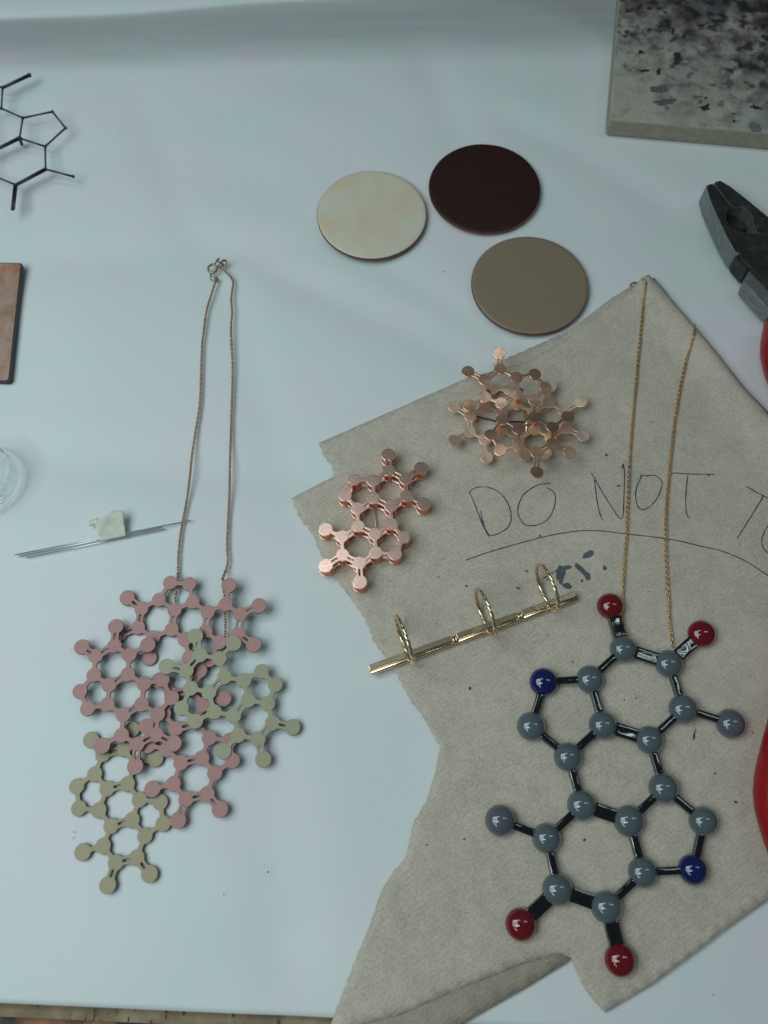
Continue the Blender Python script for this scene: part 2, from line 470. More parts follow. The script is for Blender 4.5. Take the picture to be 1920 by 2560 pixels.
letters = dict(
 D=[[(110,270),(130,310),(165,400),(185,450),(215,508)], [(170,365),(180,420),(200,470),(215,495)],
    [(110,270),(140,248),(190,242),(240,255),(285,290),(315,340),(328,400),(315,445),(280,475),(240,492),(205,492)]],
 O=[[(530,225),(480,228),(430,250),(390,285),(368,330),(362,370),(375,410),(400,438),(440,443),(490,430),(530,395),(552,340),(557,290),(540,260),(505,243)]],
 N=[[(742,170),(765,205)], [(760,205),(768,280),(780,350),(795,405),(808,417)],
    [(765,205),(800,270),(850,350),(880,395),(898,408),(908,380),(912,280),(915,180),(908,122),(903,150)]],
 O2=[[(995,190),(1010,182),(1045,188)], [(1030,185),(1070,182),(1100,200),(1112,225),(1100,270),(1075,315),(1045,345),(1010,360),(985,345),(975,310),(973,270),(985,225),(1005,188)]],
 T=[[(1155,180),(1175,170),(1240,175),(1385,178)], [(1243,185),(1235,270),(1233,340),(1240,390),(1250,400),(1256,388)]],
 T2=[[(1547,240),(1600,270),(1665,302)], [(1638,285),(1600,350),(1550,430),(1497,513)]],
 O3=[[(1740,420),(1690,425),(1659,445),(1635,490),(1627,530),(1640,565),(1659,580),(1700,590),(1740,560)]],
 U=[[(92,622),(200,585),(350,540),(500,500),(620,478),(700,470),(800,472),(930,488),(1050,500),(1180,520),(1300,548),(1420,575),(1540,625),(1659,700),(1720,740)]])
for k, st in letters.items():
    ribbon(st, .00029, M['ink'], 'pen_underline' if k == 'U' else 'handwritten_letter', tw)
def blob(cx, cy, rx, ry, rot, m_, name, parent, crop='Q', zf=towel_h, seed=0, dz=.00013):
    vs = []; k = 22
    for i in range(k):
        a = 2*math.pi*i/k; r_ = 1+.35*noise.noise(Vector((math.cos(a)*1.3+seed*3.1, math.sin(a)*1.3, seed)))
        x = math.cos(a)*rx*r_; y = math.sin(a)*ry*r_
        u = cx+x*math.cos(rot)-y*math.sin(rot); v_ = cy+x*math.sin(rot)+y*math.cos(rot)
        p = at(*cp(crop, u, v_), z=UP); vs.append((p.x, p.y, zf(p.x, p.y)+dz))
    c_ = sum((Vector(q) for q in vs), Vector())/k; c_.z = zf(c_.x, c_.y)+dz*1.3; vs.append(c_)
    return vs, [(i, (i+1) % k, k) for i in range(k)]
st = [(728,592,34,15,-.5),(812,664,12,11,.4),(584,698,24,46,.12),(612,662,32,11,-.2),(617,757,27,16,.35),(690,672,44,14,.75),(724,706,14,24,-.4),(695,730,7,8,0),
      (505,712,14,4,-.3),(540,690,10,3,-.3),(515,725,9,3,.1),(408,680,11,4,.7),(365,768,13,5,.5),(560,680,9,5,.0)]
for i, s_ in enumerate(st):
    vs, fs = blob(*s_, None, None, None, seed=i); mesh_obj('ink_stain', vs, fs, M['stain'], tw)
for i, s_ in enumerate([(820,78,7,8,0),(883,240,12,4,0),(1050,-1000,1,1,0)][:2]):
    vs, fs = blob(*s_, None, None, None, seed=i+40); mesh_obj('paint_fleck', vs, fs, M['redstain'], tw)
for i, s_ in enumerate([(1258,1050,8,30,.1),(1266,1015,4,14,.4),(1650,1022,5,5,0)][:2]):
    vs, fs = blob(*s_, None, None, None, crop='L', seed=i+50); mesh_obj('paint_fleck', vs, fs, M['redstain'], tw)

# ------------------------------------------------------------------ molecule plates
BOND = [(1,2,2),(2,3,2),(0,1,2),(2,4,1),(4,5,1),(4,6,1),(6,7,2),(7,8,1),(8,1,1),(8,9,1),(9,10,1),(10,11,1),(11,7,1),(11,12,1),(12,13,2),(13,14,1),
        (14,6,1),(14,15,1),(15,16,1),(16,17,1),(17,13,1),(17,18,1),(18,19,2),(19,20,1),(20,12,1),(20,21,1),(19,22,2),(18,23,2)]
F_AT = [(988,190),(995,392),(1213,500),(1413,362),(1225,725),(1447,825),(1020,853),(798,753),(795,525),(547,512),(427,715),(590,885),(597,1115),
        (815,1215),(1030,1088),(1190,1260),(1078,1475),(825,1458),(612,1590),(395,1487),(388,1247),(175,1155),(178,1625),(620,1838)]
TERM = {0,3,5,21,22,23}
ZB = .0068
TEMPL = [at(*cp('F', *p), z=ZB) for p in F_AT]
LREF = .0063
def plate_mesh(pts, zf, thick, r_at=.00228, r_term=.00243, ws=.00072, wd=.00118):
    vs = []; top = []
    adj = {i: [] for i in range(len(pts))}
    for bi, (a, b, k) in enumerate(BOND): adj[a].append((b, bi, k)); adj[b].append((a, bi, k))
    corner = {}
    for i, p in enumerate(pts):
        r_ = r_term if i in TERM else r_at
        marks = []
        for j, bi, k in adj[i]:
            q = pts[j]; th = math.atan2(q.y-p.y, q.x-p.x); hw = (wd if k == 2 else ws)
            da = math.asin(min(.9, hw*1.12/r_)); marks.append((th % (2*math.pi), da, bi))
        marks.sort(); loop = []
        n_ = len(marks)
        for q in range(n_):
            th, da, bi = marks[q]; th2, da2, _ = marks[(q+1) % n_]
            i0 = len(vs); vs.append((p.x+r_*math.cos(th-da), p.y+r_*math.sin(th-da)))
            i1 = len(vs); vs.append((p.x+r_*math.cos(th+da), p.y+r_*math.sin(th+da)))
            corner[(i, bi)] = (i0, i1); loop += [i0, i1]
            end = th2-da2
            while end <= th+da: end += 2*math.pi
            span = end-(th+da); k_ = max(1, int(span/R(14)))
            for s_ in range(1, k_):
                a = th+da+span*s_/k_; loop.append(len(vs)); vs.append((p.x+r_*math.cos(a), p.y+r_*math.sin(a)))
        c_ = len(vs); vs.append((p.x, p.y))
        for s_ in range(len(loop)): top.append((loop[s_], loop[(s_+1) % len(loop)], c_))
    for bi, (a, b, k) in enumerate(BOND):
        ar, al = corner[(a, bi)]   # right, left looking from a to b
        br, bl = corner[(b, bi)]   # from b: its right is a's left
        V = lambda i: Vector(vs[i])
        def add(v_): vs.append((v_.x, v_.y)); return len(vs)-1
        d = (pts[b].to_2d()-pts[a].to_2d()).normalized(); n_ = Vector((-d.y, d.x))
        if k == 1:
            mid = (V(ar)+V(al)+V(br)+V(bl))/4; hw = ws*.95; g = (V(bl)-V(ar)).length*.26
            R0 = add(mid-n_*hw-d*g); L0 = add(mid+n_*hw-d*g); R1 = add(mid-n_*hw+d*g); L1 = add(mid+n_*hw+d*g)
            top += [(ar, R0, L0, al), (R0, R1, L1, L0), (R1, bl, br, L1)]
        else:
            A_ = (V(ar)+V(al))/2; B_ = (V(br)+V(bl))/2; sw = wd*.30
            L = (B_-A_).length; e0 = -.10*L; 
            tipA = add(A_+d*e0); tipB = add(B_-d*e0)
            r0 = add(A_+d*(.03*L)-n_*sw); l0 = add(A_+d*(.03*L)+n_*sw); r1 = add(B_-d*(.03*L)-n_*sw); l1 = add(B_-d*(.03*L)+n_*sw)
            mr = add((A_+B_)/2-n_*wd*.98); ml = add((A_+B_)/2+n_*wd*.98)
            # the tip sits inside the atom disc: keep it on the chord instead
            vs[tipA] = tuple(A_+d*(.0*L)+d*.02*L); vs[tipB] = tuple(B_-d*.02*L)
            vs[r0] = tuple(A_+d*(.13*L)-n_*sw); vs[l0] = tuple(A_+d*(.13*L)+n_*sw)
            vs[r1] = tuple(B_-d*(.13*L)-n_*sw); vs[l1] = tuple(B_-d*(.13*L)+n_*sw)
            top += [(ar, r0, tipA), (ar, tipA, al), (al, tipA, l0),
                    (ar, mr, r0), (mr, r1, r0), (mr, bl, r1),
                    (al, l0, ml), (ml, l0, l1), (ml, l1, br),
                    (bl, tipB, r1), (bl, br, tipB), (br, l1, tipB)]
    n_ = len(vs)
    V3 = [(x, y, zf(x, y)) for x, y in vs]+[(x, y, zf(x, y)-thick) for x, y in vs]
    # orient up
    F = []
    for f in top:
        a, b, c_ = (Vector(vs[f[0]]), Vector(vs[f[1]]), Vector(vs[f[2]]))
        if (b-a).cross(c_-a) < 0: f = tuple(reversed(f))
        F.append(f)
    ec = {}
    for f in F:
        for i in range(len(f)):
            e = (f[i], f[(i+1) % len(f)]); ec[e] = ec.get(e, 0)+1
    side = [(a, a+n_, b+n_, b) for (a, b) in ec if (b, a) not in ec]
    faces = F+[tuple(i+n_ for i in reversed(f)) for f in F]+side
    fm = [0]*len(F)+[1]*(len(F)+len(side))
    return V3, faces, fm
def fit_points(given, z, gx, gy):
    src = []; dst = []
    for i, p in given.items():
        q = at(*cp(*p), z=z, gx=gx, gy=gy); src.append((TEMPL[i].x, TEMPL[i].y, 1)); dst.append((q.x, q.y))
    A_, _, _, _ = np.linalg.lstsq(np.array(src), np.array(dst), rcond=None)
    out = []
    for i in range(24):
        f = np.array((TEMPL[i].x, TEMPL[i].y, 1)) @ A_
        if i in given:
            q = at(*cp(*given[i]), z=z, gx=gx, gy=gy); p = Vector(((q.x*.8+f[0]*.2), (q.y*.8+f[1]*.2), 0))
        else: p = Vector((f[0], f[1], 0))
        p.z = z+gx*p.x+gy*p.y
        out.append(p)
    return out

neck = empty('molecule_necklace', at(430, 1750, 0), 'fine old gold chain necklace with overlapping pink and sage green molecule plates', 'necklace')
PL = {}
PL['pink_a'] = dict(z=.00160, lim=(0,0), g={9:('c',518,250),10:('c',852,275),8:('c',322,545),7:('c',597,725),11:('c',908,585),6:('c',548,1060),1:('A',1005,630),2:('A',958,875),
    4:('A',1155,1005),0:('A',815,485),5:('A',1105,1270),12:('c',1170,765),13:('B',385,925),17:('B',562,1065),18:('B',805,960),19:('B',835,700),20:('B',640,575),
    21:('B',685,325),22:('B',1073,590),23:('B',1005,1095),14:('c',770,1225),15:('B',165,1258)})
PL['pink_b'] = dict(g={0:('A',230,1125),1:('A',410,1245),2:('A',650,1110),3:('A',670,860),4:('A',845,1230),5:('A',1085,1097),6:('A',825,1480),7:('A',585,1620),8:('A',385,1490),
    9:('A',205,1700),10:('A',305,1925),11:('A',560,1870),12:('C',770,190),13:('A',1005,1870),14:('A',1035,1600),15:('A',1270,1550),16:('A',1395,1785),17:('C',1215,185),
    18:('C',1195,450),19:('C',945,570),20:('C',745,455),21:('C',490,590),22:('C',920,860),23:('C',1425,560)})
PL['pink_c'] = dict(g={4:('b',380,310),5:('b',110,375),2:('b',545,505),3:('b',440,780),1:('b',815,440),0:('b',985,640),8:('a',945,1610),7:('a',725,1345),6:('a',360,1425),
    11:('a',850,1000),9:('a',1250,1395),13:('a',270,840),14:('a',107,1199),16:('C',1065,335),20:('a',745,420),21:('a',1100,320),22:('B',305,1430)})
PL['green_a'] = dict(g={4:('B',560,1275),5:('B',745,1080),2:('B',310,1230),3:('B',250,985),1:('B',135,1435),0:('c',455,1700),8:('B',190,1660),7:('B',425,1710),6:('B',630,1515),
    9:('a',370,485),10:('a',615,705),11:('a',935,550),12:('a',1275,615),13:('a',1520,350),14:('B',880,1560),15:('B',1110,1440),16:('B',1285,1615),17:('B',1190,1860),
    18:('D',1250,1075),19:('D',1065,1285),20:('D',805,1235),21:('D',610,1440),22:('D',1130,1550),23:('D',1510,1130)})
PL['green_b'] = dict(g={4:('E',505,1110),5:('E',245,1190),2:('E',670,1330),3:('E',565,1620),1:('E',940,1265),0:('E',1110,1480),8:('E',1050,980),7:('E',880,775),6:('E',610,855),
    9:('E',1285,825),10:('E',1245,545),11:('E',975,515),12:('E',820,310),13:('E',555,370),14:('E',450,650),15:('E',190,630),16:('E',165,340),17:('E',395,180),
    18:('C',500,705),19:('C',770,635),21:('C',1185,760),22:('C',880,380),23:('C',350,515)})
yA = at(480, 1650, 0).y; yAt = at(480, 1440, 0).y
xL = at(200, 1700, 0).x; xR = at(730, 1700, 0).x
def plane(z0, p0, z1, p1):       # plane with slope along the line p0->p1
    d = (p1-p0).to_2d(); L2 = d.length_squared; g = d*((z1-z0)/L2)
    return z0-g.dot(p0.to_2d()), g.x, g.y
pls = dict(
    pink_a=plane(.0013, at(420,1640), .0046, at(600,1450)),
    green_b=(.0011, 0, 0),
    pink_c=(.0023, 0, 0),
    pink_b=(.0036, 0, 0),
    green_a=plane(.0048, at(450,1690), .0016, at(730,1800)))
labels = dict(pink_a='dusty pink plate hung from the chain ends', pink_b='dusty pink plate at the left edge', pink_c='dusty pink plate below the middle',
              green_a='sage green plate at the right', green_b='olive beige plate at the bottom')
for k in ('pink_a', 'green_b', 'pink_c', 'pink_b', 'green_a'):
    z, gx, gy = pls[k]
    pts = fit_points(PL[k]['g'], z, gx, gy)
    vs, fs, fm = plate_mesh(pts, lambda x, y: z+gx*x+gy*y, .0009)
    o = mesh_obj('molecule_plate', vs, fs, None, neck, mats=[M['pink' if 'pink' in k else ('olive' if k == 'green_b' else 'green')], M['edge']], fmat=fm)
    bevel(o, .00012, 2, 50); tag(o, labels[k])

def chain(path3, link_len, wr, name, parent, m_, seed=0, floor=None):
    pts = resample(path3, link_len*.62)
    if floor is not None:
        for p in pts: p.z = max(p.z, floor(p.x, p.y)+.00045)
    parts = []
    rr = random.Random(seed)
    for i in range(len(pts)-1):
        p = pts[i]; t = (pts[i+1]-pts[max(i-1,0)]).normalized()
        u = t.cross(Vector((0,0,1))).normalized(); v_ = u.cross(t)
        an = (R(50) if i % 2 else R(-50))+rr.uniform(-.25,.25)+i*.02
        s_ = u*math.cos(an)+v_*math.sin(an)
        ring = []
        for k in range(8):
            a = 2*math.pi*k/8
            ring.append(p+t*math.cos(a)*link_len*.5+s_*math.sin(a)*link_len*.24)
        parts.append(tube(ring, wr, 5, closed=True))
    vs, fs = join(parts)
    o = mesh_obj(name, vs, fs, m_, parent, smooth=True); tag(o, kind='stuff'); return o
def ph(lst, zf=None, z=0.0012):
    out = []
    for p in lst:
        if isinstance(p[0], str):
            px = cp(*p[:3]); zz = p[3] if len(p) > 3 else z
        else: px = p[:2]; zz = p[2] if len(p) > 2 else z
        q = at(*px, z=zz)
        if zf:
            zc = .0016
            for _ in range(14): q = at(*px, z=zc); zc += .5*(zf(q.x, q.y)+z-zc)
            q = at(*px, z=zc)
        out.append(q)
    return out
lchain = ph([('J',560,740),('J',500,900),('J',440,1100),('J',360,1350),('J',310,1600),('J',270,1950),(505.7,856),(503,930),(500,1007),(489,1080),(480,1140),(475,1190),(469,1238),(461,1285),(452.5,1331),
             (447,1380),(445.5,1415),('A',1478,180),('A',1478,240,.0024),('A',1465,330,.0026),('A',1450,470),('A',1445,560),('A',1438,620)], z=.0009)
rchain = ph([('J',700,480),('J',850,620),('J',945,770),('J',925,1000),('J',905,1200),('J',925,1500),('J',900,1800),('J',910,2200),(582,926),(578.6,1041),(575,1157),(574,1230),(570.5,1308),(568,1360),
             ('B',672,20),('B',640,150),('B',608,240,.0030),('B',610,330,.0030),('B',640,560,.0016),('B',638,680),('B',640,850),('B',636,1010),('B',636,1060)], z=.0009)
chain(lchain, .00155, .00017, 'chain_links', neck, M['oldgold'], 1)
chain(rchain, .00155, .00017, 'chain_links', neck, M['oldgold'], 2)
# clasp
def ringpts(c_, r_, tilt=0, n_=20, ax=0):
    c_ = Vector(c_); out = []
    for k in range(n_):
        a = 2*math.pi*k/n_
        v_ = Vector((math.cos(a)*r_, math.sin(a)*r_, 0)); v_.rotate(Matrix.Rotation(tilt, 3, Vector((math.cos(ax), math.sin(ax), 0)))); out.append(c_+v_)
    return out
cl = []
cl.append(tube(ringpts(at(*cp('J', 475, 475), z=.0012), .00165, .15), .00042, 8, True))
cl.append(tube(ringpts(at(*cp('J', 735, 340), z=.0012), .00095, .5), .00034, 7, True))
cl.append(tube(ringpts(at(*cp('J', 665, 400), z=.0017), .00085, 1.2, 14, .6), .0003, 7, True))
cl.append(tube(ph([('J',520,370),('J',570,300),('J',625,240)], z=.0015), .00038, 7))
cl.append(tube(ph([('J',600,330),('J',700,290),('J',790,300)], z=.0018), .00030, 7))
cl.append(tube(ph([('J',430,590),('J',432,640),('J',430,730)], z=.0010), .00026, 7))
cl.append(tube(ringpts(at(*cp('J', 470, 700), z=.0009), .00075, .4), .00024, 7, True))
cl.append(tube(ringpts(at(*cp('J', 570, 725), z=.0009), .0008, 1.0, 16, 1.5), .00026, 7, True))
vs, fs = join(cl); mesh_obj('clasp', vs, fs, M['darksteel'], neck, smooth=True)

# ------------------------------------------------------------------ copper box brooch
br = empty('copper_brooch', at(920, 1290, 0), 'two layer brushed copper molecule brooch with orange sides at the serrated towel edge', 'brooch')
zt = ZB
vs, fs, fm = plate_mesh(TEMPL, lambda x, y: zt, .0007, .00217, .0023, .00062, .00105)
o = mesh_obj('front_plate', vs, fs, M['copper'], br); bevel(o, .0001, 2, 50)
vs, fs, fm = plate_mesh(TEMPL, lambda x, y: .0026, .0007, .00217, .0023, .00062, .00105)
o = mesh_obj('back_plate', vs, fs, M['copper'], br); bevel(o, .0001, 2, 50)
cyl_me = None
for i, p in enumerate(TEMPL):
    k = 28; r_ = .00205 if i not in TERM else .00218
    c_ = [(p.x+r_*math.cos(2*math.pi*j/k), p.y+r_*math.sin(2*math.pi*j/k)) for j in range(k)]
    vs, fs = prism([(x, y, zt-.00075) for x, y in c_], [(x, y, .00265) for x, y in c_])
    o = mesh_obj('spacer', vs, fs, M['copper_side'], br, smooth=False)
vs, fs = join([tube([at(*cp('F', 800, 870), z=.0019), at(*cp('F', 806, 905), z=.0022), at(*cp('F', 830, 1160), z=.0021), at(*cp('F', 835, 1250), z=.0019)], .00022, 8)])
mesh_obj('pin', vs, fs, M['steel'], br, smooth=True)
vs, fs = tube(ringpts(at(*cp('F', 868, 1275), z=.0032), .0010, .4), .00035, 8, True); mesh_obj('pin_catch', vs, fs, M['steel'], br, smooth=True)
vs, fs = tube(ringpts(at(*cp('F', 1000, 480), z=.0028), .0009, .9), .0004, 8, True); mesh_obj('pin_hinge', vs, fs, M['steel'], br, smooth=True)

# ------------------------------------------------------------------ tangled copper brooch
b2 = empty('copper_brooch', at(1295, 1040, 0), 'tangled copper brooch of dark and gold patched molecule plates, near the upper chains', 'brooch')
Q1 = [(620,135),(625,300),(462,408),(290,325),(465,590),(305,680),(635,650),(800,560),(795,385),(985,350),(1093,490),(980,625),(975,800),(815,920),(648,822),
      (525,980),(625,1140),(815,1095),(1005,1165),(1165,1075),(1165,900),(1325,795),(1345,1165),(1005,1370)]
Q2 = [(150,690),(315,790),(310,950),(150,1040),(468,1030),(485,1215),(640,930),(640,745),(465,680),(540,510),(718,512),(800,665),(978,750),(985,925),(812,1030),
      (880,1190),(1095,1170),(1150,1010),(1315,915),(1290,735),(1125,650),(1145,480),(1463,635),(1485,990)]
cen = at(1290, 1010, .006)
def zq1(x, y):
    dx, dy = (x-cen.x)/.02, (y-cen.y)/.02
    return .0112 - .0016*(dx*dx) + .0016*dy*dy*(1 if dy > 0 else .3) + .00035*math.sin(dx*5+1)+.0003*math.sin(dy*6)
def zq2(x, y):
    dx, dy = (x-cen.x)/.02, (y-cen.y)/.02
    return .0044 + .0009*dx*dx - .0006*dy + .0003*math.sin(dx*6+dy*4)
for zf, pts_, mm, th, lb in ((zq1, Q1, M['copper_dark'], .0007, 'darker polished upper plate'), (zq2, Q2, M['copper_light'], .0007, 'paler lower plate with gold patches')):
    pts = []
    for p in pts_:
        z = .008
        for _ in range(6): q = at(*cp('G', *p), z=z); z = zf(q.x, q.y)
        pts.append(q)
    vs, fs, fm = plate_mesh(pts, zf, th, .00212, .00222, .00052, .00088)
    o = mesh_obj('molecule_plate', vs, fs, mm, b2, smooth=False); bevel(o, .00013, 2, 50); tag(o, lb)
# posts joining the plates, and dangling lowest plate pieces
parts = []
for p in ((800,640),(975,880),(470,640),(1165,990),(640,900)):
    a = at(*cp('G', *p), z=.0036); b_ = Vector((a.x, a.y, zq1(a.x, a.y)-.0004))
    parts.append(tube([a, b_], .0011, 14))
for i, q in enumerate(parts): mesh_obj('post', *q, M['copper_side'], b2, smooth=True)
vs, fs = tube([at(*cp('G', 350, 785), z=.0036), at(*cp('G', 590, 845), z=.0031), at(*cp('G', 900, 850), z=.0028)], .00032, 8)
mesh_obj('pin', vs, fs, M['wire'], b2, smooth=True)
vs, fs = tube([at(*cp('G', 900, 700), z=.0034), at(*cp('G', 900, 1000), z=.0034)], .0009, 10)
mesh_obj('pin_hinge', vs, fs, M['brass'], b2, smooth=True)

# ------------------------------------------------------------------ brass bar with three twisted rings
e0 = at(*cp('H', 68, 808), z=.0030); e1 = at(*cp('H', 1602, 256), z=.0030)
bd = (e1-e0).normalized(); pp = Vector((-bd.y, bd.x, 0))
bar = empty('brass_ring_bar', (e0+e1)/2, 'pale brass double bar with three upright twisted finger rings, across the towel', 'jewellery')
kn = [cp('H', 710, 610), cp('H', 1195, 440)]
kt = [(at(*k, z=.003)-e0).dot(bd) for k in kn]
segs = [(0, kt[0]-.0009), (kt[0]+.0009, kt[1]-.0009), (kt[1]+.0009, (e1-e0).length)]
def barbox(a, b, off, wy, wz, zc):
    A_ = e0+bd*a+pp*off; B_ = e0+bd*b+pp*off; A_.z = B_.z = zc
    q = [A_-pp*wy/2, B_-pp*wy/2, B_+pp*wy/2, A_+pp*wy/2]
    return prism([x+Vector((0,0,wz/2)) for x in q], [x-Vector((0,0,wz/2)) for x in q])
for a, b in segs:
    vs, fs = barbox(a, b, .0003, .0018, .0015, .0026); o = mesh_obj('flat_bar', vs, fs, M['brass'], bar); fix_normals(o); bevel(o, .00018, 3)
    A_ = e0+bd*a-pp*.0012; B_ = e0+bd*b-pp*.0012; A_.z = B_.z = .0024
    vs, fs = tube([A_, B_], .00078, 16); o = mesh_obj('round_bar', vs, fs, M['brass'], bar, smooth=True); bevel(o, .0001, 1, 60)
for t in kt:
    for s_ in (-.00045, .00045):
        c_ = e0+bd*(t+s_)-pp*.0004; c_.z = .0025
        ring = [c_+pp*math.cos(a)*.0011+Vector((0,0,1))*math.sin(a)*.0010 for a in [2*math.pi*k/18 for k in range(18)]]
        vs, fs = tube(ring, .0004, 8, True); mesh_obj('hinge_coil', vs, fs, M['brass'], bar, smooth=True)
RR = .0077
for px in (cp('H', 372, 748), cp('H', 962, 545), cp('H', 1412, 362)):
    base = at(*px, z=.0034)
    cc = base+pp*.0052; cc.z = RR+.0021
    for st_ in (0, math.pi):
        path = []
        nn = 120
        for k in range(nn):
            a = 2*math.pi*k/nn
            rad = pp*math.cos(a)+Vector((0,0,1))*math.sin(a)
            tw_ = a*9+st_
            amp = .00019
            path.append(cc+rad*(RR+amp*math.cos(tw_))+bd*(amp*math.sin(tw_)))
        vs, fs = tube(path, .00050, 8, True)
        mesh_obj('ring_strand', vs, fs, M['brass'], bar, smooth=True)

# ------------------------------------------------------------------ bead pendant
TZ = UP+.0004
pd = empty('bead_pendant', at(1560, 1920, 0), 'molecule pendant of grey, red and blue beads with black bars on gold chain', 'necklace')
beads = dict(r0=('L',685,147,'red'), r1=('L',1319,338,'red'), g0=('L',775,443,'grey'), g1=('L',1092,545,'grey'), g2=('L',1190,860,'grey'), g3=('L',1520,962,'lilac'),
  g4=('L',957,1075,'grey'), g5=('L',633,972,'grey'), g6=('L',544,654,'grey'), b0=('L',223,673,'blue'), g7=('L',135,980,'grey'), g8=('L',391,1192,'grey'),
  h0=('M',1140,165,'grey'), h1=('M',655,267,'grey'), h2=('M',445,463,'grey'), h3=('M',170,357,'lilac'), h4=('M',510,768,'grey'), r2=('M',293,975,'red'),
  h5=('M',802,872,'grey'), r3=('M',884,1187,'red'), h6=('M',1017,665,'grey'), b1=('M',1317,650,'blue'), h7=('M',1378,362,'grey'), h8=('M',935,360,'grey'))
bonds = [('r0','g0',2),('g0','g1',2),('r1','g1',2),('g1','g2',1),('g2','g3',1),('g2','g4',1),('g4','g5',2),('g5','g6',1),('g6','g0',1),('g6','b0',1),('b0','g7',1),
  ('g7','g8',1),('g8','g5',1),('g4','h0',1),('g8','h1',1),('h1','h2',1),('h1','h8',2),('h2','h3',1),('h2','h4',1),('h4','r2',2),('h4','h5',2),('h5','r3',2),
  ('h5','h6',1),('h6','b1',1),('b1','h7',1),('h7','h0',1),('h0','h8',1),('h8','h6',1)]
BR = .00437
bp = {}
bead_mesh = {}
for k, (c_, u, v_, col) in beads.items():
    ctr = at(*cp(c_, u, v_), z=TZ+.0024); bp[k] = Vector((ctr.x, ctr.y, TZ))
    if col not in bead_mesh:
        S_, Fc = sphere((0, 0, .0013), BR, 32, 20, .80)
        S_ = [Vector((p.x, p.y, max(p.z, 0))) for p in S_]
        me = bpy.data.meshes.new('bead'); me.from_pydata([tuple(p) for p in S_], [], Fc); me.materials.append(M[col])
        me.polygons.foreach_set('use_smooth', [True]*len(me.polygons)); bead_mesh[col] = me
    o = link(bpy.data.objects.new('bead', bead_mesh[col])); o.parent = pd; o.location = bp[k]-Vector(pd.location)
    sc_ = rnd.uniform(.965, 1.03); o.scale = (sc_, sc_*rnd.uniform(.98, 1.02), rnd.uniform(.95, 1.03)); o.rotation_euler = (0, 0, rnd.uniform(0, 6))
    if col != 'grey': tag(o, {'red': 'dark red bead', 'blue': 'deep blue bead', 'lilac': 'lilac grey bead'}[col])
for a, b, n_ in bonds:
    A_, B_ = bp[a], bp[b]; d = (B_-A_); L = d.length; d.normalize(); nn = Vector((-d.y, d.x, 0))
    hw = .00108 if n_ == 1 else .00196
    s0, s1 = BR*.80, L-BR*.80
    nx, ny = 8, 5; vs = []; fs = []
    for i in range(nx):
        for j in range(ny):
            u = i/(nx-1); v_ = j/(ny-1)*2-1
            p = A_+d*(s0+(s1-s0)*u)+nn*hw*v_
            h = .0024+.00015*(1-v_*v_)+.00010*noise.noise(Vector((p.x*300, p.y*300, 2)))
            if n_ == 2: h += -.00022*(1-v_*v_)
            vs.append((p.x, p.y, TZ+h))
    for i in range(nx-1):
        for j in range(ny-1): q = i*ny+j; fs.append((q, q+ny, q+ny+1, q+1))
    rim = [i*ny for i in range(nx)]+[(nx-1)*ny+j for j in range(1, ny)]+[i*ny+ny-1 for i in range(nx-2, -1, -1)]+[j for j in range(ny-2, 0, -1)]
    o0 = len(vs)
    for r_ in rim: x, y, z = vs[r_]; vs.append((x, y, TZ))
    for i in range(len(rim)):
        j = (i+1) % len(rim); fs.append((rim[i], rim[j], o0+j, o0+i))
    fs.append(tuple(o0+i for i in range(len(rim))))
    o = mesh_obj('bar', vs, fs, M['black'], pd, smooth=True); fix_normals(o); bevel(o, .0002, 2, 50)
TH = lambda x, y: towel_h(x, y)
c1 = ph([('X',372,128,),('X',392,150),('X',388,220),('X',375,340),('X',358,520),('X',345,680),('X',328,840),('X',315,1000),('X',300,1150),('X',285,1330),('X',270,1500),('X',258,1700),
         ('X',246,1950),('X',235,2212),('Q',928,480),('Q',918,600),('Q',910,750),('Q',906,850),('L',768,80),('L',766,160),('L',768,230),('L',772,300),('L',772,370)], zf=TH, z=.0007)
c2 = ph([('X',818,530),('X',815,590),('X',790,690),('X',750,820),('X',712,980),('X',685,1120),('X',665,1250),('X',640,1400),('X',620,1600),('X',600,1800),('X',582,2000),('X',570,2212),
         ('Q',1131,480),('Q',1132,620),('Q',1138,740),('Q',1148,860),('L',1072,20),('L',1082,130),('L',1090,250),('L',1102,350),('L',1112,450)], zf=TH, z=.0007)
chain(c1, .00150, .00018, 'chain_links', pd, M['gold'], 3, TH)
chain(c2, .00150, .00018, 'chain_links', pd, M['gold'], 4, TH)
c3 = ph([('X',372,128),('X',350,135)], zf=TH, z=.0008)
vs, fs = tube(ringpts(at(*cp('X', 300, 200), z=.0024), .0017, .35, 20), .00032, 8, True); mesh_obj('clasp_ring', vs, fs, M['darksteel'], pd, smooth=True)
vs, fs = tube(ringpts(at(*cp('X', 362, 142), z=.0040), .00055, .6, 14), .0002, 7, True); mesh_obj('jump_ring', vs, fs, M['gold'], pd, smooth=True)

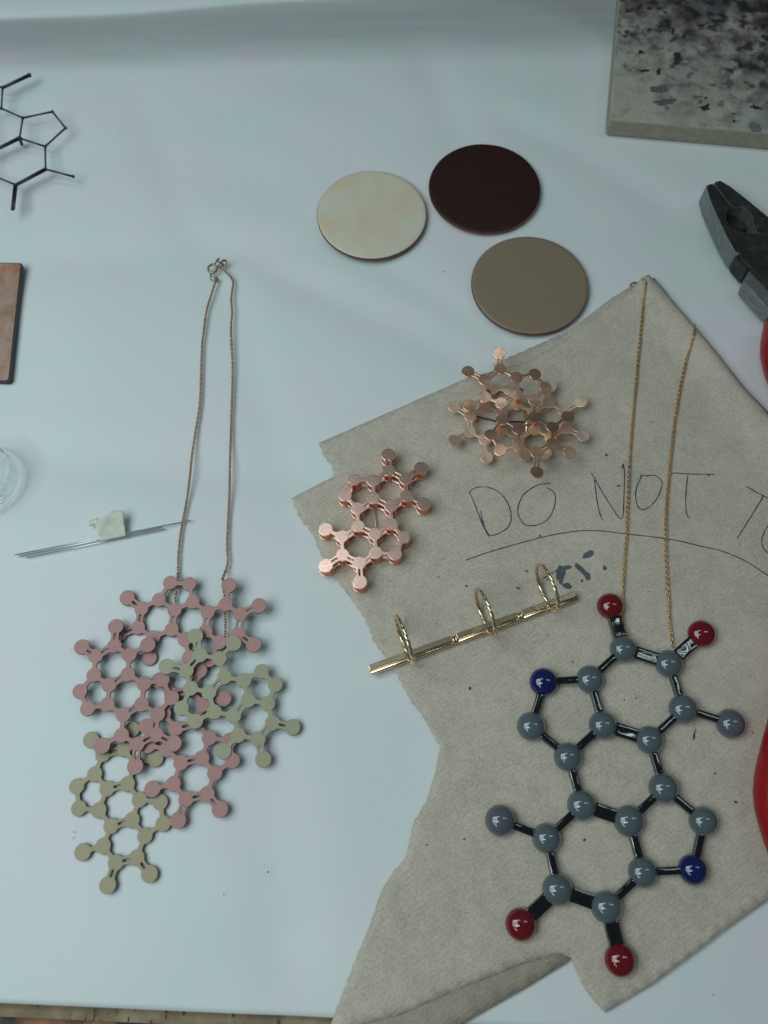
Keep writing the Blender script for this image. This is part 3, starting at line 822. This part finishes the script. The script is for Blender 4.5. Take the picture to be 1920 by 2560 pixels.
# ------------------------------------------------------------------ three enamelled discs
def scale_at(px, py, z=0):
    return (at(px+50, py, z)-at(px-50, py, z)).length/100
def disc(u, v_, hw, m_, label, rough_seed, lift=0.0):
    px = cp('S', u, v_); c_ = at(*px, z=.0022+lift); r_ = hw/2.183*scale_at(*px, z=.0022)
    root = empty('enamel_disc', (c_.x, c_.y, 0), label, 'disc', 'enamelled copper discs')
    k = 96
    # copper blank with rounded rim
    prof = [(r_*.995, .0009), (r_, .0011), (r_, .0018), (r_*.995, .0020)]
    vs = []; fs = []
    for pr, pz in prof:
        for i in range(k):
            q_ = 1+.004*noise.noise(Vector((math.cos(2*math.pi*i/k)*3+rough_seed*5, math.sin(2*math.pi*i/k)*3, 0)))
            vs.append((c_.x+pr*q_*math.cos(2*math.pi*i/k), c_.y+pr*q_*math.sin(2*math.pi*i/k), pz+lift))
    for q in range(3):
        for i in range(k): fs.append((q*k+i, q*k+(i+1) % k, (q+1)*k+(i+1) % k, (q+1)*k+i))
    fs.append(tuple(reversed(range(k)))); fs.append(tuple(range(3*k, 4*k)))
    mesh_obj('copper_rim', vs, fs, M['rim'], root, smooth=False)
    prof = [(0, .00245), (.4, .00243), (.75, .00238), (.93, .00232), (.975, .00225), (.990, .00205)]
    vs = [(c_.x, c_.y, .00245+lift)]; fs = []
    for pr, pz in prof[1:]:
        for i in range(k): vs.append((c_.x+pr*r_*math.cos(2*math.pi*i/k), c_.y+pr*r_*math.sin(2*math.pi*i/k), pz+lift))
    for i in range(k): fs.append((0, 1+i, 1+(i+1) % k))
    for q in range(len(prof)-2):
        for i in range(k): a = 1+q*k; fs.append((a+i, a+k+i, a+k+(i+1) % k, a+(i+1) % k))
    mesh_obj('enamel_coat', vs, fs, m_, root, smooth=True)
M['rim'] = mat('dark_copper_rim', (.22,.09,.07), .45, .6)
def disc_mat(name, ca, cb, lo, hi, scale, rough):
    m = mat(name, ca, rough, spec=.4)
    n = noisen(m, coords(m), scale, 4); f = noisen(m, coords(m), 1800, 2, .7)
    c = mixc(m, ramp(m, n.outputs[0], [(lo,(0,0,0)),(hi,(1,1,1))]), ca, cb)
    lk(m, mixc(m, .14, c, f.outputs[0], 'OVERLAY'), P(m).inputs['Base Color'])
    bump(m, noisen(m, coords(m), 350, 2).outputs[0], .0002, .3); return m
disc(370, 467, 299, disc_mat('cream_enamel', (.70,.655,.51), (.72,.58,.41), .46, .66, 55, .45), 'cream enamel disc with faint peach blotches, leftmost of the discs', 1)
disc(986, 322, 305, disc_mat('maroon_enamel', (.024,.006,.003), (.032,.006,.003), .4, .7, 200, .6), 'very dark maroon disc, the one furthest back', 2)
disc(1233, 851, 320, disc_mat('taupe_enamel', (.26,.205,.135), (.28,.20,.14), .4, .65, 70, .38), 'glossy taupe brown disc next to the towel', 3)

# ------------------------------------------------------------------ copper tile at the left edge
q = [at(57, 658, .0018), at(25, 955, .0018)]
ex = Vector((-1, .03, 0)).normalized()*.05
cor = [q[0], q[1], q[1]+ex, q[0]+ex]
def rounded(cor, r_, seg=6):
    out = []
    n_ = len(cor)
    for i in range(n_):
        p = cor[i]; a = (cor[i-1]-p).normalized(); b = (cor[(i+1) % n_]-p).normalized()
        for k in range(seg+1):
            t = k/seg; out.append(p+a*r_*(1-t)**2+b*r_*t**2)
    return out
tile = empty('copper_tile', at(0, 800, 0), 'mottled pinkish copper tile with rounded corners and dark edge', 'tile')
mt_ = mat('mottled_enamel_tile', (.45,.27,.2), .25, 0, .5)
n = noisen(mt_, coords(mt_), 160, 5, .6); n2 = noisen(mt_, coords(mt_), 60, 3)
c = ramp(mt_, n2.outputs[0], [(.38,(.40,.17,.08)),(.5,(.42,.26,.20)),(.62,(.30,.20,.11))])
c = mixc(mt_, ramp(mt_, n.outputs[0], [(.45,(0,0,0)),(.62,(1,1,1))]), c, (.47,.31,.25))
lk(mt_, c, P(mt_).inputs['Base Color'])
def inset(poly, d):
    c_ = sum(poly, Vector())/len(poly); return [p+(c_-p).normalized()*d for p in poly]
rc = rounded(cor, .0013)
vs, fs = prism(rc, [p-Vector((0,0,.0016)) for p in rc]); o = mesh_obj('tile_body', vs, fs, M['edge'], tile); fix_normals(o)
rc2 = [Vector((p.x, p.y, .0021)) for p in rounded([c_ for c_ in [q[0]+Vector((-.0006,-.0005,0)), q[1]+Vector((-.0006,.0005,0)), q[1]+ex, q[0]+ex]], .0012)]
vs, fs = prism(rc2, [p-Vector((0,0,.00025)) for p in rc2]); o = mesh_obj('enamel_face', vs, fs, mt_, tile); fix_normals(o); bevel(o, .00012, 2)

# ------------------------------------------------------------------ clear jar at the left edge
jc = at(-36, 1202, .001); jr = 94*scale_at(0, 1202)
jar = empty('glass_jar', (jc.x, jc.y, 0), 'small clear round jar with purple stain, cut off by the left edge', 'jar')
gm = mat('clear_plastic', (.98,.99,.99), .06); P(gm).inputs['Transmission Weight'].default_value = 1.0; P(gm).inputs['IOR'].default_value = 1.09
def lathe(c_, prof, k=64):
    vs = []; fs = []
    for pr, pz in prof:
        for i in range(k): vs.append((c_.x+pr*math.cos(2*math.pi*i/k), c_.y+pr*math.sin(2*math.pi*i/k), pz))
    n_ = len(prof)
    for q_ in range(n_):
        for i in range(k): fs.append((q_*k+i, q_*k+(i+1) % k, ((q_+1) % n_)*k+(i+1) % k, ((q_+1) % n_)*k+i))
    return vs, fs
JT = .0085
vs, fs = lathe(jc, [(.0002,.0004),(jr*.97,.0004),(jr,.0007),(jr,.0013),(jr*.97,.0016),(jr*.90,.0016),(jr*.885,.0022),(jr*.875,JT),(jr*.845,JT),(jr*.855,.0022),(jr*.84,.0014),(.0002,.0012)])
o = mesh_obj('jar_body', vs, fs, gm, jar, smooth=True); fix_normals(o)
pm = mat('purple_residue', (.22,.06,.36), .4)
vs = []; fs = []; k = 20
for i in range(k+1):
    a = R(12)+R(62)*i/k; wv_ = .0007*math.sin(math.pi*i/k)+.00015
    for rr_, zz_ in ((jr*.842, JT-.0002), (jr*.842-wv_*.3, JT-.0002-wv_*1.6)): vs.append((jc.x+rr_*math.cos(a), jc.y+rr_*math.sin(a), zz_))
for i in range(k): fs.append((2*i, 2*i+1, 2*i+3, 2*i+2))
mesh_obj('purple_residue', vs, fs, pm, jar)

# ------------------------------------------------------------------ thin rods under a scrap of tape
rods = empty('wire_bundle', at(220, 1350, 0), 'three thin steel rods held together by a scrap of masking tape', 'wires')
for a, b, z in (((118,980),(1525,705),.0011), ((215,1002),(1320,775),.0006), ((150,990),(1290,762),.0006)):
    vs, fs = tube([at(*cp('K', *a), z=z), at(*cp('K', *b), z=z)], .00021, 10); o = mesh_obj('rod', vs, fs, M['steel'], rods, smooth=True)
nu, nv = 14, 12; vs = []; fs = []
TL, TR, BR_, BL = [Vector(p) for p in ((752,722),(982,632),(1006,828),(803,872))]
for j in range(nv):
    for i in range(nu):
        u, v_ = i/(nu-1), j/(nv-1)
        p = (TL*(1-u)+TR*u)*(1-v_)+(BL*(1-u)+BR_*u)*v_
        p.y -= 38*math.exp(-((u-.62)/.25)**2)*(1-v_)
        if j == 0 or i in (0, nu-1): p += Vector((5*noise.noise(Vector((u*9, v_*9, 1))), 5*noise.noise(Vector((u*9, v_*9, 7)))))
        z = .0016+.0024*(1-v_)**1.3+.0004*noise.noise(Vector((u*3, v_*3, 2)))
        vs.append(at(*cp('K', p.x, p.y), z=z))
for j in range(nv-1):
    for i in range(nu-1): a = j*nu+i; fs.append((a, a+1, a+nu+1, a+nu))
o = mesh_obj('tape', vs, fs, M['tape'], rods, smooth=True); s_ = o.modifiers.new('t', 'SOLIDIFY'); s_.thickness = .0002
vs = []; fs = []
for j in range(5):
    for i in range(6):
        u, v_ = i/5, j/4
        x = 712+u*70; y = 712+v_*42-u*24-8*math.sin(v_*3); vs.append(at(*cp('K', x, y), z=.0012+.0008*math.sin(v_*3)+.0008*u))
for j in range(4):
    for i in range(5): a = j*6+i; fs.append((a, a+1, a+7, a+6))
o = mesh_obj('tape_flap', vs, fs, M['tape'], rods, smooth=True); s_ = o.modifiers.new('t', 'SOLIDIFY'); s_.thickness = .0002

# ------------------------------------------------------------------ black wire skeleton
wn = [(405,155),(35,325),(-20,480),(20,615),(315,745),(725,660),(905,885),(625,1140),(270,1025),(630,1455),(1010,1555),(215,1670),(175,2005),(-170,1235),(-170,1510),(-200,650),(-180,300)]
we = [(0,1,2),(1,3,1),(3,4,1),(4,5,1),(5,6,1),(6,7,1),(7,8,1),(8,4,1),(7,9,1),(9,10,1),(9,11,2),(11,12,2),(8,13,2),(11,14,1),(13,14,1),(3,15,1),(13,15,1),(1,16,1)]
ws_ = empty('wire_molecule', at(60, 340, 0), 'open black wire molecule frame standing above the paper with soft shadows', 'wire jewellery')
WZ = .0050
W3 = [at(*cp('I', *p), z=WZ+.0006*math.sin(i*1.7)) for i, p in enumerate(wn)]
for a, b, k in we:
    if k == 1: vs, fs = tube([W3[a], (W3[a]+W3[b])/2, W3[b]], [.00042,.00034,.00042], 8)
    else:
        d = (W3[b]-W3[a]).normalized(); n_ = Vector((-d.y, d.x, 0))*.00045
        vs, fs = join([tube([W3[a]+n_, W3[b]+n_], .00042, 8), tube([W3[a]-n_, W3[b]-n_-Vector((0,0,.0003))], .00042, 8), tube([W3[a]-Vector((0,0,.0004)), W3[b]-Vector((0,0,.0004))], .0004, 8)])
    mesh_obj('wire', vs, fs, M['wire'], ws_, smooth=True)
for i, p in enumerate(W3):
    if i in (13, 14, 15, 16, 2): continue
    vs, fs = sphere(p, .00066 if i not in (0, 8) else .0009, 12, 8); mesh_obj('joint', vs, fs, M['wire'], ws_, smooth=True)
vs, fs = tube([W3[8]+Vector((0,0,.0004)), at(*cp('I', 303, 1112), z=.0008)], .00065, 8); mesh_obj('wire_post', vs, fs, M['wire'], ws_, smooth=True)

# ------------------------------------------------------------------ stained board at the back
lo_, hi_ = 0, .04
base = at(1511, 339, 0)
for _ in range(40):
    mid = (lo_+hi_)/2
    if proj((base.x, base.y, mid))[1] > 299: lo_ = mid
    else: hi_ = mid
SH = lo_
t0 = Vector((base.x, base.y, SH)); f1 = at(1920, 374.7, 0); fd = (f1-base).normalized()
lt = at(1548, 0, SH); ld = (Vector((lt.x, lt.y, SH))-t0).normalized()
Lx, Ly = .15, .20
q = [t0, t0+fd*Lx, t0+fd*Lx+ld*Ly, t0+ld*Ly]
bm_ = mat('stained_board', (.30,.29,.23), .85, spec=.2)
rel = nd(bm_, 'ShaderNodeNewGeometry'); v = coords(bm_)
# dirt density grows towards the far right
mp = nd(bm_, 'ShaderNodeVectorMath', operation='SUBTRACT'); lk(bm_, rel.outputs['Position'], mp.inputs[0]); mp.inputs[1].default_value = tuple(t0)
dt = nd(bm_, 'ShaderNodeVectorMath', operation='DOT_PRODUCT'); lk(bm_, mp.outputs[0], dt.inputs[0]); dt.inputs[1].default_value = (.55, .85, 0)
mr = nd(bm_, 'ShaderNodeMapRange'); lk(bm_, dt.outputs['Value'], mr.inputs[0]); mr.inputs[1].default_value = .004; mr.inputs[2].default_value = .085; mr.inputs[3].default_value = -.15; mr.inputs[4].default_value = .075
def addv(a, b):
    x = nd(bm_, 'ShaderNodeMath', operation='ADD'); lk(bm_, a, x.inputs[0]); lk(bm_, b, x.inputs[1]); return x.outputs[0]
s1 = noisen(bm_, v, 130, 3, .5); s2 = noisen(bm_, coords(bm_, rot=(.3,0,0)), 190, 4, .55); s3 = noisen(bm_, v, 60, 4, .6); s4 = noisen(bm_, coords(bm_, rot=(0,.5,1)), 90, 3)
s5 = noisen(bm_, coords(bm_, rot=(0,.9,2)), 150, 2)
c = mixc(bm_, ramp(bm_, noisen(bm_, v, 45, 3).outputs[0], [(.35,(0,0,0)),(.65,(1,1,1))]), (.46,.41,.33), (.40,.40,.34))
c = mixc(bm_, .25, c, noisen(bm_, v, 1300, 3).outputs[0], 'OVERLAY')
c = mixc(bm_, ramp(bm_, addv(s3.outputs[0], mr.outputs[0]), [(.38,(0,0,0)),(.70,(.9,.9,.9))]), c, (.11,.085,.10))
c = mixc(bm_, ramp(bm_, addv(s4.outputs[0], mr.outputs[0]), [(.47,(0,0,0)),(.66,(.6,.6,.6))]), c, (.12,.05,.05))
c = mixc(bm_, ramp(bm_, addv(s5.outputs[0], mr.outputs[0]), [(.54,(0,0,0)),(.62,(.6,.6,.6))]), c, (.06,.06,.085))
c = mixc(bm_, ramp(bm_, addv(s1.outputs[0], mr.outputs[0]), [(.46,(0,0,0)),(.68,(.75,.75,.75))]), c, (.055,.045,.05))
c = mixc(bm_, ramp(bm_, addv(s2.outputs[0], mr.outputs[0]), [(.53,(0,0,0)),(.64,(.85,.85,.85))]), c, (.018,.02,.02))
lk(bm_, c, P(bm_).inputs['Base Color'])
bump(bm_, noisen(bm_, v, 700, 3).outputs[0], .0004, .4)
side_m = mat('board_side', (.37,.335,.26), .85, spec=.2)
c = mixc(side_m, .35, (.37,.335,.26), noisen(side_m, coords(side_m), 420, 4).outputs[0], 'OVERLAY'); lk(side_m, c, P(side_m).inputs['Base Color'])
bump(side_m, noisen(side_m, coords(side_m), 500, 3).outputs[0], .0005, .5)
rc = rounded(q, .0014, 5)
vs, fs = prism(rc, [p-Vector((0,0,SH)) for p in rc])
slab = mesh_obj('stained_board', vs, fs, None, mats=[bm_, side_m], fmat=[0]+[1]*(len(fs)-1)); fix_normals(slab); bevel(slab, .0012, 4, 30)
tag(slab, 'thick pale board blotched with dark paint stains in the far right corner', 'board')
parts = []
for u, v_, rx, ry, ro in ((1040,1065,48,34,.2),(1540,1060,55,20,.25),(450,695,55,14,-.15),(578,710,26,34,.3),(765,545,40,36,0),(410,515,34,22,.2),(1530,660,34,26,.5),(268,315,26,24,0),
                          (590,265,16,16,0),(720,310,18,40,.1),(1320,1125,17,12,0),(1322,1195,14,17,0),(490,80,32,22,.1),(640,1005,110,34,-.15),(575,880,90,50,0),(1270,820,55,50,.4),(1040,965,20,12,0),(990,1005,22,24,0),
                          (1110,450,30,50,0)):
    pts_ = []
    for i in range(44):
        a = 2*math.pi*i/44; r_ = .85+.5*noise.noise(Vector((math.cos(a)*1.5+u, math.sin(a)*1.5, v_)))+.55*noise.noise(Vector((math.cos(a)*4+u, math.sin(a)*4, v_)))+.3*noise.noise(Vector((math.cos(a)*10, math.sin(a)*10+u, v_)))
        x = math.cos(a)*rx*r_; y = math.sin(a)*ry*r_
        pts_.append(at(*cp('N', u+x*math.cos(ro)-y*math.sin(ro), v_+x*math.sin(ro)+y*math.cos(ro)), z=SH+.00008))
    parts.append((u, v_, pts_))
sm_dark = mat('dark_paint', (.022,.024,.022), .7); sm_red = mat('dark_red_paint', (.14,.02,.03), .7); sm_grey = mat('grey_brown_paint', (.13,.105,.10), .8)
for u, v_, pts_ in parts:
    k_ = (u, v_)
    mm = sm_red if k_ == (268,315) else (sm_grey if k_ in ((640,1005),(575,880),(1270,820),(1110,450),(730,730),(990,1005)) else sm_dark)
    o = mesh_obj('paint_stain', pts_, [tuple(range(len(pts_)))], mm, slab)

# ------------------------------------------------------------------ pliers
pl = empty('pliers', at(1960, 760, 0), 'open steel combination pliers with red grips at the right edge', 'pliers')
PZT = .0100
dm = mat('dark_plier_steel', (.030,.032,.028), .5, .3); lk(dm, ramp(dm, noisen(dm, coords(dm), 260, 5, .7).outputs[0], [(.35,(.022,.024,.021)),(.55,(.036,.038,.034)),(.75,(.085,.085,.078))]), P(dm).inputs['Base Color']); bump(dm, noisen(dm, coords(dm), 1200, 2).outputs[0], .0001, .4)
gs = mat('ground_plier_steel', (.24,.26,.25), .42, .65); lk(gs, ramp(gs, noisen(gs, coords(gs, (1,1,5)), 220, 5, .7).outputs[0], [(.3,(.16,.175,.17)),(.7,(.34,.36,.35))]), P(gs).inputs['Base Color'])
def pprism(name, pts2, z1, z0, mats_, inward=0.0):
    top = [at(*cp('O', *p), z=z1) for p in pts2]
    bot = [Vector((p.x, p.y, z0)) for p in top]
    vs, fs = prism(top, bot)
    o = mesh_obj(name, vs, fs, None, pl, mats=mats_, fmat=[0]+[1]*(len(fs)-1)); fix_normals(o)
    tr = o.modifiers.new('tri', 'TRIANGULATE'); 
    bevel(o, .0003, 2, 35); return o
pprism('jaw', [(260,172),(322,150),(345,185),(378,225),(440,300),(503,378),(470,430),(462,510),(500,572),(580,612),(640,640),(600,850),(545,822),(470,690),(400,545),(330,390),(290,290)], PZT, .0008, [dm, gs])
pprism('jaw', [(338,148),(360,130),(400,122),(500,180),(600,258),(720,355),(860,470),(1000,590),(980,700),(760,640),(735,560),(725,500),(690,430),(620,388),(508,376),(450,300),(378,205)], PZT, .0008, [dm, gs])
pprism('joint', [(590,610),(650,640),(760,645),(990,690),(1300,1000),(1350,1400),(1100,1400),(869,1160),(700,985),(610,890),(598,850),(560,800)], PZT+.0003, .0010, [dm, dm])
c_ = at(*cp('O', 600, 500), z=.0045)
disc_ = [c_+Vector((.0052*math.cos(2*math.pi*i/24), .0052*math.sin(2*math.pi*i/24), 0)) for i in range(24)]
vs, fs = prism(disc_, [p-Vector((0,0,.002)) for p in disc_]); o = mesh_obj('jaw_hole_shade', vs, fs, dm, pl); fix_normals(o)  # dark disc put inside the jaw hole to stand in for its shade
pprism('notch', [(545,826),(600,852),(640,880),(700,970),(660,1020),(560,900)], PZT-.0016, .0010, [dm, dm])
pprism('handle_tang', [(690,985),(869,1150),(1150,1420),(1150,1900),(1050,1700),(900,1420),(780,1300),(640,1130)], PZT-.0015, .0015, [gs, gs])
def grip(path, rads, name='handle_grip'):
    P3 = [at(px, py, z) for px, py, z in path]
    dense = resample(P3, .004); n_ = len(dense)
    rr = [float(np.interp(i/(n_-1), [k/(len(rads)-1) for k in range(len(rads))], rads)) for i in range(n_)]
    vs, fs = tube(dense, rr, 24); o = mesh_obj(name, vs, fs, M['redgrip'], pl, smooth=True); return o
grip([(1952,806,.0085),(1951,840,.0085),(1953,880,.0085),(1972,930,.0080),(2005,1040,.0075),(2030,1250,.0075),(2020,1550,.0075),(1985,1790,.0075),(1941,1970,.0075),(1955,2090,.0075),(1990,2200,.0075)],
     [.0055,.0078,.0068,.0060,.0060,.0062,.0062,.0066,.0068,.0062,.0045])
grip([(2080,760,.0075),(2220,900,.0075),(2400,1200,.0075),(2480,1500,.0075),(2500,1800,.0075)], [.0055,.0062,.0062,.006,.0045])

# ------------------------------------------------------------------ crumbs
parts = []
cr = [(1291,307),(744,948),(731,645),(104,822),(179,1625),(1162,1722),(1174,1721,1),(1626,1056,1),(1632,1056,1),(889,1684),(960,1525),(1090,1560,1),(1460,2100,1),(908,746),(857,773),(797,401),(1110,680),
      (635,1602),(747,1799),(623,1961),(560,2236),(670,2180),(662,2161),(1096,1443,1),(1166,1465,1),(1785,1934,1),(1838,2005,1),(1880,1831,1),(1160,2098,1),(1067,2112,1),(1770,1190,1),(700,1480),(240,1900),
      (1782,2488),(1824,2530),(186,2080),(184,2095),(1475,1735,1),(1590,1745,1),(1560,1750,1),(1430,1655,1),(1350,1340,1),(1240,1120,1),(1780,1530,1),(1620,1480,1),(300,330),(1260,260),(1000,150)]
for i in range(14):
    cr.append((rnd.uniform(60, 1700), rnd.uniform(250, 2480), 0, .35))
for c_ in cr:
    tz = .0003; onT = len(c_) > 2 and c_[2] == 1
    q_ = at(c_[0], c_[1], UP if onT else 0); z_ = towel_h(q_.x, q_.y)+.0003 if onT else tz
    r_ = (.00028 if onT else .00017)*rnd.uniform(.5, 1.15)*(c_[3] if len(c_) > 3 else 1)
    vs, fs = sphere((q_.x, q_.y, z_), r_, 7, 5, .6)
    sx = rnd.uniform(.7, 2.0); an = rnd.uniform(0, 3.14)
    vs2 = []
    for p in vs:
        d = p-Vector((q_.x, q_.y, z_)); x = d.x*sx; y = d.y
        vs2.append(Vector((q_.x+x*math.cos(an)-y*math.sin(an), q_.y+x*math.sin(an)+y*math.cos(an), z_+d.z)))
    parts.append((vs2, fs))
vs, fs = join(parts); o = mesh_obj('crumbs', vs, fs, M['crumb']); tag(o, 'tiny dark crumbs and specks scattered over paper and towel', 'crumbs', kind='stuff')
